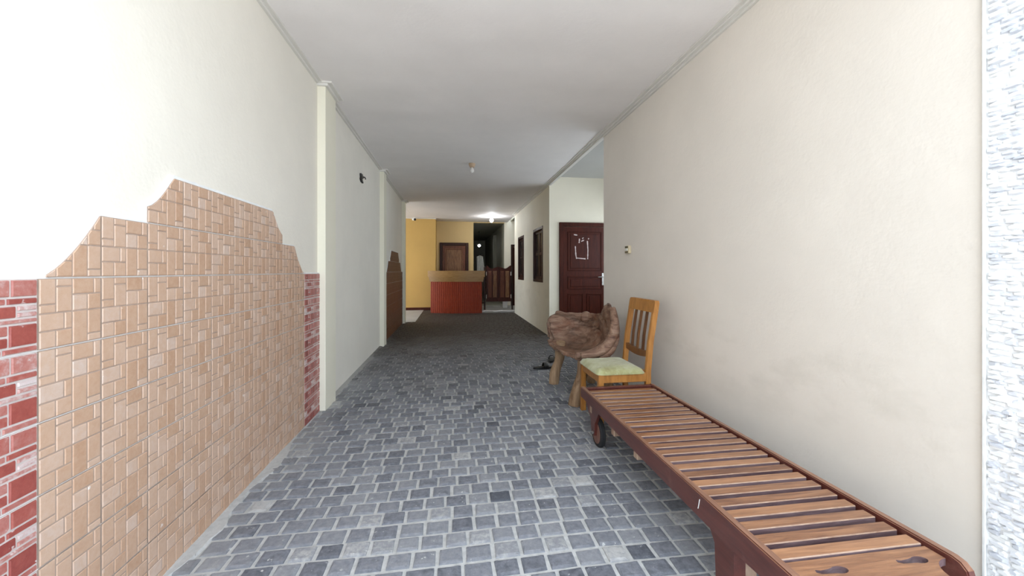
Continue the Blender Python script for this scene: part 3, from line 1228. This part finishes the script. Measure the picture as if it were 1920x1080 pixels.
def rail(x0, x1, name='side_rail'):
    mb = MB(bo)
    poly = [(x0, BF, BH), (x0, BF, BH - .075), (x0, 2.0, BH - .09), (x0, 1.25, BH - .10), (x0, BN + .06, BH - .085)]
    for i in range(7):
        an = -math.pi / 2 + math.pi * i / 6
        poly.append((x0, BN + .045 - .045 * math.cos(an), BH - .042 + .042 * math.sin(an)))
    mb.prism(poly, (x1 - x0, 0, 0))
    o = mb.build(name, M['rail'], bench)
    bm = bmesh.new()
    bm.from_mesh(o.data)
    bmesh.ops.bevel(bm, geom=[e for e in bm.edges if len(e.link_faces) == 2 and e.calc_face_angle(0) > 1.0], offset=.004, segments=2, affect='EDGES')
    bm.to_mesh(o.data)
    bm.free()
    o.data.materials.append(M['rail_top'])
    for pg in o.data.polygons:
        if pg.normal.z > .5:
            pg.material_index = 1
    return o


RT = .03
rl = rail(BL, BL + RT)
rr = rail(BR - .028, BR)
mb = MB(bo)
mb.tube([(BL - .0008, 1.42, BH - .022), (BL - .001, 1.425, BH - .045), (BL - .0008, 1.43, BH - .062)], .0016, 6)
mb.build('paint_streak', M['plaster'], rl)

sx0, sx1 = BL + RT - .004, BR - .028 - .012
pitch = .0695
ys_ = 1.068
i = 0
base_mesh = None
while ys_ + .05 < BF - .02:
    mb = MB((bo[0], ys_ + .025, BH - .03))
    mb.box((sx0, ys_, BH - .036), (sx1, ys_ + .046, BH - .008), bev=.0028)
    s = mb.build('slat', [M['slat'], M['slat_side'], M['slat_highlight']], bench)
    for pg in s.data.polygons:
        pg.material_index = 0 if pg.normal.z > .9 else 2 if pg.normal.z > .3 and pg.normal.y < 0 else 1  # bright highlight painted along each slat's street-side top bevel
    s.location = Vector((bo[0], ys_ + .025, BH - .03)) - Vector(bo)
    s.location.z += random.uniform(-.0015, .0015)
    s.rotation_euler = (random.uniform(-.015, .015), 0, random.uniform(-.004, .004))
    ys_ += pitch
    i += 1

# end board with two finger holes and scooped corners
cu = bpy.data.curves.new('end_board', 'CURVE')
cu.dimensions = '2D'
cu.fill_mode = 'BOTH'
cu.extrude = .011


def spline(pts):
    sp = cu.splines.new('POLY')
    sp.points.add(len(pts) - 1)
    for q, (x, y) in zip(sp.points, pts):
        q.co = (x, y, 0, 1)
    sp.use_cyclic_u = True


Wb = sx1 - sx0
out = [(sx0, 1.06), (sx0, 1.02)]
for k in range(9):
    an = math.pi / 2 * k / 8
    out.append((sx0 + .075 * math.sin(an), 1.005 - .07 * (1 - math.cos(an))))
out += [(sx0 + .12, .918), (sx1 - .12, .918)]
for k in range(9):
    an = math.pi / 2 * (8 - k) / 8
    out.append((sx1 - .075 * math.sin(an), 1.005 - .07 * (1 - math.cos(an))))
out += [(sx1, 1.02), (sx1, 1.06)]
spline(out)
for hx in (1.095, 1.372):
    pts = []
    hy = 1.012
    for k in range(16):
        an = 2 * math.pi * k / 16
        r = .022
        pts.append((hx + .018 + .022 * math.cos(an), hy + .013 * math.sin(an)))
    # fish-shaped: a rounded head with a tapering tail
    tail = [(hx - .008, hy + .007), (hx - .030, hy + .005), (hx - .042, hy + .009), (hx - .046, hy), (hx - .036, hy - .006), (hx - .012, hy - .008)]
    head = [p for p in pts if p[0] > hx - .002]
    head.sort(key=lambda p: math.atan2(p[1] - hy, p[0] - hx - .018))
    spline([(hx + (px - hx) * 1.2, hy + (py - hy) * 1.1) for px, py in head + tail])
tmp = bpy.data.objects.new('end_board', cu)
COL.objects.link(tmp)
dg = bpy.context.evaluated_depsgraph_get()
me = bpy.data.meshes.new_from_object(tmp.evaluated_get(dg))
bpy.data.objects.remove(tmp)
me.name = 'end_board'
for v in me.vertices:
    v.co -= Vector((bo[0], bo[1], 0))
me.materials.clear()
me.materials.append(M['slat'])
me.materials.append(M['slat_side'])
for pg in me.polygons:
    pg.material_index = 0 if pg.normal.z > .5 else 1
eb = bpy.data.objects.new('end_board', me)
eb.parent = bench
eb.location = (0, 0, BH - .022)
COL.objects.link(eb)

# cross bearers under the slats
for yb in (1.10, 1.98, 2.28, 2.66):
    mb = MB(bo)
    mb.box((BL + .004, yb - .022, BH - .125), (BR - .004, yb + .022, BH - .037), bev=.004)
    mb.build('cross_bearer', M['bare'], bench)
mb = MB(bo)
mb.box((BL + .002, BF - .032, BH - .07), (BR - .002, BF - .002, BH - .004), bev=.004)
mb.build('end_rail', M['rail'], bench)
# street-end legs, splayed bracket at the top
for (xa, xb, s) in ((BL + .03, BL + .075, 1), (BR - .075, BR - .03, -1)):
    mb = MB(bo)
    mb.prism([(xa, 1.385, BH - .04), (xa, 1.42, BH - .1), (xa, 1.375, BH - .16), (xa, 1.365, 0), (xa, 1.27, 0), (xa, 1.27, BH - .04)], (xb - xa, 0, 0))
    lg = mb.build('leg', M['rail'], bench)
    mb = MB(bo)
    xo = xa + (.045 if s > 0 else -.05)
    mb.box((xo, 1.275, .0), (xo + .05, 1.355, .22), bev=.003)
    mb.build('brace_block', M['bare'], lg)
# wheels in wooden forks at the far end
for (xw, s) in ((BL + .045, 1), (BR - .045, -1)):
    yw, rw = 2.62, .098
    mb = MB(bo)
    xo = xw - s * .030
    mb.prism([(xo - .010, yw + .16, BH - .06), (xo - .010, yw - .12, BH - .06), (xo - .010, yw - .06, BH - .14), (xo - .010, yw - .035, .17), (xo - .010, yw - .025, .085),
              (xo - .010, yw + .025, .085), (xo - .010, yw + .05, .18), (xo - .010, yw + .09, BH - .13)], (.022, 0, 0))
    mb.build('wheel_fork', M['rail'], bench)
    mb = MB(bo)
    mb.lathe((xw, yw, rw), [(rw * .72, -.017), (rw * .93, -.017), (rw, -.009), (rw, .009), (rw * .93, .017), (rw * .72, .017)], 28, axis='X')
    wh = smooth_angle(mb.build('wheel', M['rubber'], bench), 35)
    mb = MB(bo)
    mb.lathe((xw, yw, rw), [(.015, -.024), (.022, -.022), (rw * .75, -.019), (rw * .75, .019), (.015, .022)], 24, axis='X')
    mb.build('wheel_disc', M['wheel_wood'], wh)
    mb = MB(bo)
    mb.tube([(xw - .045, yw, rw), (xw + .045, yw, rw)], .010, 10)
    mb.build('axle', M['steel'], wh)

# ------------------------------------------------------------------ dining chair with green cushion
co = (1.30, 3.115, 0)
ch = thing('dining_chair', co, 'honey wooden slat-back chair with worn green seat behind the bench', 'chair')
CX0, CX1, CY0, CY1, CH = 1.095, 1.50, 2.895, 3.345, .415


def stick(name, pts, w, d, mat, parent=ch):
    """square section stick through points, w along X, d along Y"""
    mb = MB(co)
    rings = []
    for (x, y, z) in pts:
        rings.append([mb.vert((x - w / 2, y - d / 2, z)), mb.vert((x + w / 2, y - d / 2, z)), mb.vert((x + w / 2, y + d / 2, z)), mb.vert((x - w / 2, y + d / 2, z))])
    for r0, r1 in zip(rings, rings[1:]):
        for k in range(4):
            mb.face((r0[k], r0[(k + 1) % 4], r1[(k + 1) % 4], r1[k]))
    mb.face(rings[0][::-1])
    mb.face(rings[-1])
    o = mb.build(name, mat, parent)
    bm = bmesh.new()
    bm.from_mesh(o.data)
    bmesh.ops.bevel(bm, geom=[e for e in bm.edges if e.calc_face_angle(0) > .8], offset=.004, segments=2, affect='EDGES')
    bm.to_mesh(o.data)
    bm.free()
    return o


for y in (CY0 + .02, CY1 - .02):
    stick('leg', [(CX0 + .022, y, 0), (CX0 + .022, y, CH)], .042, .04, M['chair'])
    stick('back_post', [(CX1 + .03, y, 0), (CX1, y, .22), (CX1, y, .42), (CX1 + .022, y, .65), (CX1 + .072, y, .955)], .042, .035, M['chair'])
mb = MB(co)
mb.box((CX0 + .008, CY0 + .038, CH - .07), (CX0 + .03, CY1 - .038, CH), bev=.003)
mb.build('apron', M['chair'], ch)
mb = MB(co)
mb.box((CX1 - .012, CY0 + .036, CH - .07), (CX1 + .01, CY1 - .036, CH), bev=.003)
mb.build('apron', M['chair'], ch)
for y in (CY0 + .008, CY1 - .030):
    mb = MB(co)
    mb.box((CX0 + .04, y, CH - .07), (CX1 - .018, y + .022, CH), bev=.003)
    mb.build('apron', M['chair'], ch)
for y in (CY0 + .012, CY1 - .032):
    mb = MB(co)
    mb.box((CX0 + .04, y, .12), (CX1 - .012, y + .02, .15), bev=.003)
    mb.build('stretcher', M['chair_dark'], ch)
# top rail with rounded corners, curved lower rail and slats
mb = MB(co)
for k in range(12):
    pass
tr = []
yA, yB = CY0 + .002, CY1 - .002
top_pts = [(yA, .875), (yB, .875), (yB, .945)]
for k in range(5):
    an = math.pi / 2 * k / 4
    top_pts.append((yB - .022 + .022 * math.cos(an), .948 + .022 * math.sin(an)))
for k in range(5):
    an = math.pi / 2 + math.pi / 2 * k / 4
    top_pts.append((yA + .022 + .022 * math.cos(an), .948 + .022 * math.sin(an)))
mb.prism([(CX1 + .039 + (z - .875) * .16, y, z) for y, z in top_pts], (.036, 0, 0))
mb.build('top_rail', M['chair'], ch)
mb = MB(co)
n = 10
lowp = [(CY0 + .037 + (CY1 - CY0 - .074) * i / n, .53 - .018 * math.sin(math.pi * i / n)) for i in range(n + 1)]
upp = [(y, .575 - .010 * math.sin(math.pi * i / n)) for i, (y, z) in enumerate(lowp)]
mb.prism([(CX1 + .0, y, z) for y, z in lowp + upp[::-1]], (.024, 0, 0))
mb.build('lower_rail', M['chair_dark'], ch)
for y in (CY0 + .13, CY0 + .225, CY0 + .32):
    stick('back_slat', [(CX1 + .014, y, .565), (CX1 + .024, y, .68), (CX1 + .056, y, .885)], .016, .030, M['chair_dark'])
# cushion
mb = MB(co)
N = 14
gt = []
for j in range(N + 1):
    r = []
    for i in range(N + 1):
        u, v = i / N, j / N
        x = CX0 - .012 + (CX1 - .022 - CX0 + .012) * u
        y = CY0 - .008 + (CY1 - CY0 + .016) * v
        e = min(u, 1 - u, v, 1 - v)
        z = CH + .003 + .042 * min(1, e * 5) ** .45 + .006 * mnoise.noise(Vector((x * 9, y * 9, 2)))
        # rounded corners
        du, dv = abs(u - .5) * 2, abs(v - .5) * 2
        if du > .8 and dv > .8:
            x += (-1 if u > .5 else 1) * .012 * (du - .8) * 5 * (dv - .8) * 5
            y += (-1 if v > .5 else 1) * .012 * (du - .8) * 5 * (dv - .8) * 5
        r.append(mb.vert((x, y, z)))
    gt.append(r)
for j in range(N):
    for i in range(N):
        mb.face((gt[j][i], gt[j][i + 1], gt[j + 1][i + 1], gt[j + 1][i]))
loop = [gt[0][i] for i in range(N + 1)] + [gt[j][N] for j in range(1, N + 1)] + [gt[N][i] for i in range(N - 1, -1, -1)] + [gt[j][0] for j in range(N - 1, 0, -1)]
low = []
for q in loop:
    p = Vector(mb.v[q]) + mb.o
    low.append(mb.vert((p.x, p.y, CH - .006)))
for i in range(len(loop)):
    j = (i + 1) % len(loop)
    mb.face((loop[i], loop[j], low[j], low[i]))
mb.face(low)
smooth_angle(mb.build('seat', M['velvet'], ch), 70)

# ------------------------------------------------------------------ root-wood chair
lo_ = (1.27, 3.82, 0)
lg = thing('log_chair', lo_, 'rustic chair carved from a twisted tree root on thick log legs', 'chair')
RIM = [(x + (.035 if x < 1.2 else .01 if x < 1.4 else -.035), y, z - .006) for x, y, z in [(1.03, 4.18, .47), (1.00, 4.20, .55), (.975, 4.21, .62), (.975, 4.21, .655), (1.04, 4.225, .715), (1.10, 4.235, .765), (1.13, 4.235, .768), (1.22, 4.24, .752), (1.31, 4.25, .762), (1.40, 4.23, .752),
       (1.475, 4.17, .75), (1.52, 4.05, .752), (1.535, 3.90, .79), (1.53, 3.78, .83), (1.52, 3.70, .895), (1.51, 3.66, .915), (1.50, 3.59, .905), (1.49, 3.53, .83), (1.475, 3.48, .72),
       (1.455, 3.44, .64), (1.40, 3.415, .575), (1.32, 3.40, .53), (1.22, 3.40, .49), (1.12, 3.42, .455)]]
nR = len(RIM)
mb = MB(lo_)
cols = []
for j, R in enumerate(RIM):
    s = j / (nR - 1)
    R = Vector(R)
    E = Vector((1.055 + .05 * s, 4.14 - .70 * s, .45 - .01 * math.sin(math.pi * s)))
    E.x -= .05 * math.sin(math.pi * s)
    k = math.sin(math.pi * min(1, max(0, s)))
    cen = Vector((1.22, 3.80, 0))
    pull = .30 * min(1, k * 2.0)
    Bp = Vector((R.x + (cen.x - R.x) * pull, R.y + (cen.y - R.y) * pull, .435 - .02 * k))
    Bm = (E + Bp) / 2
    Bm.z = .425 - .015 * k
    W1 = Bp.lerp(R, .45) + Vector((0, 0, -.05 * k)) + (Vector((R.x, R.y, 0)) - Vector((Bp.x, Bp.y, 0))) * .30
    W2 = Bp.lerp(R, .75) + (Vector((R.x, R.y, 0)) - Vector((Bp.x, Bp.y, 0))) * .18
    cols.append([mb.vert(p) for p in (E, E.lerp(Bm, .12), Bm, Bp, W1, W2, W2.lerp(R, .82), R)])
for a, c in zip(cols, cols[1:]):
    for i in range(7):
        mb.face((a[i], a[i + 1], c[i + 1], c[i]))
shell = mb.build('seat_shell', M['log'], lg, True)
sd = shell.modifiers.new('s', 'SOLIDIFY')
sd.thickness = .045
sd.offset = 1
ss = shell.modifiers.new('ss', 'SUBSURF')
ss.levels = ss.render_levels = 3
apply_mods(shell)
me = shell.data
nv, holes = [], []
me.calc_loop_triangles()
for v in me.vertices:
    p = v.co + Vector(lo_)
    rdg = (1 - abs(mnoise.noise(Vector((p.x * 3.1, p.y * 3.1, p.z * 9 + 4))))) ** 5
    d = .016 * mnoise.noise(p * 5.5) + .008 * mnoise.noise(Vector((p.x * 8, p.y * 8, p.z * 26))) + .006 * mnoise.noise(p * 22) - .022 * rdg
    hl = 0
    for hc, hr in (((1.275, 4.12, .562), .036), ((1.435, 4.06, .67), .045)):
        q = p - Vector(hc)
        r_ = math.sqrt(q.x ** 2 + (q.y * .35) ** 2 + (q.z * 1.5) ** 2) / hr
        if r_ < 1 and p.y > 3.95:
            d -= .035 * (1 - r_ * r_)
            hl = max(hl, min(1, 1.6 * (1 - r_)))
    holes.append(max(hl, .55 * rdg ** 2))
    nv.append(v.co + v.normal * d)
for v, c in zip(me.vertices, nv):
    v.co = c
at = me.attributes.new('hollow', 'FLOAT', 'POINT')
at.data.foreach_set('value', holes)
me.polygons.foreach_set('use_smooth', [True] * len(me.polygons))
# folds of root running up the near side
for (pts, r) in (([(1.13, 3.385, .445), (1.24, 3.37, .46), (1.36, 3.37, .52), (1.43, 3.385, .62), (1.46, 3.43, .74), (1.48, 3.51, .85)], [.035, .040, .042, .045, .042, .025]),
                 ([(1.30, 3.375, .425), (1.40, 3.37, .49), (1.46, 3.40, .58), (1.49, 3.46, .70)], [.028, .034, .034, .02]),
                 ([(1.10, 3.43, .44), (1.20, 3.42, .455), (1.32, 3.41, .50), (1.42, 3.42, .57)], [.03, .032, .03, .02])):
    mb = MB(lo_)
    # resample
    P = [Vector(p) for p in pts]
    Q, RR = [], []
    for i in range(len(P) - 1):
        p0, p1, p2, p3 = P[max(i - 1, 0)], P[i], P[i + 1], P[min(i + 2, len(P) - 1)]
        for k in range(5):
            t_ = k / 5
            Q.append(.5 * ((2 * p1) + (p2 - p0) * t_ + (2 * p0 - 5 * p1 + 4 * p2 - p3) * t_ ** 2 + (3 * p1 - p0 - 3 * p2 + p3) * t_ ** 3))
            RR.append(r[i] + (r[i + 1] - r[i]) * t_)
    Q.append(P[-1])
    RR.append(r[-1])
    mb.tube(Q, RR, 12, jit=.35)
    mb.build('root_fold', M['log'], lg, True)
mb = MB(lo_)
mb.lathe((1.44, 4.16, .70), [(.012, -.045), (.05, -.03), (.062, .0), (.048, .03), (.012, .045)], 14, axis='Y')
mb.build('knot', M['log'], lg, True)


def logleg(p0, p1, r0, r1, lean=.02):
    mb = MB(lo_)
    a, c = Vector(p0), Vector(p1)
    pts, rr = [], []
    for i in range(11):
        s = i / 10
        p = a.lerp(c, s)
        p.x += lean * math.sin(s * 5) * math.sin(math.pi * s)
        p.y += .010 * math.sin(s * 4 + 1) * math.sin(math.pi * s)
        pts.append(p)
        rr.append(r0 + (r1 - r0) * s + .004 * math.sin(s * 9))
    mb.tube(pts, rr, 12, jit=.22)
    return smooth_angle(mb.build('leg', M['log_leg'], lg), 50)


logleg((1.145, 4.10, .45), (1.075, 4.13, 0), .052, .050)
logleg((1.185, 3.46, .44), (1.085, 3.425, 0), .046, .058)
logleg((1.44, 4.08, .45), (1.49, 4.12, 0), .048, .045)
logleg((1.40, 3.52, .45), (1.45, 3.50, 0), .045, .045)

lg.location.y += .035

# ------------------------------------------------------------------ sandals


def sandal(x, y, rot, label):
    t = thing('sandal', (x, y, 0), label, 'sandal', 'black sandals beside the root-wood chair')
    t.rotation_euler = (0, 0, rot)
    mb = MB()
    pts = []
    for k in range(20):
        an = 2 * math.pi * k / 20
        L, Wd = .125, .042
        w = Wd * (1.0 + .15 * math.cos(an))
        pts.append((L * math.cos(an), w * math.sin(an), .0015))
    mb.prism(pts, (0, 0, .024))
    mb.build('sole', M['dark_plastic'], t)
    mb = MB()
    n = 10
    for sx, wd in ((.03, .032),):
        top = []
        g = []
        for i in range(n + 1):
            an = math.pi * i / n
            r = []
            for q in (-1, -.3, .4, 1):
                r.append(mb.vert((sx + q * wd + .012 * math.sin(an), .043 * math.cos(an), .018 + (.050 - .010 * q) * math.sin(an) ** .7)))
            g.append(r)
        for a, c in zip(g, g[1:]):
            for k in range(3):
                mb.face((a[k], a[k + 1], c[k + 1], c[k]))
    st = mb.build('strap', M['dark_plastic'], t, True)
    sd = st.modifiers.new('s', 'SOLIDIFY')
    sd.thickness = .006
    apply_mods(st)
    return t


sandal(1.10, 4.80, math.radians(8), 'black sandal lying flat in front of the log leg')
sandal(1.31, 5.20, math.radians(70), 'black sandal farther back behind the log leg')
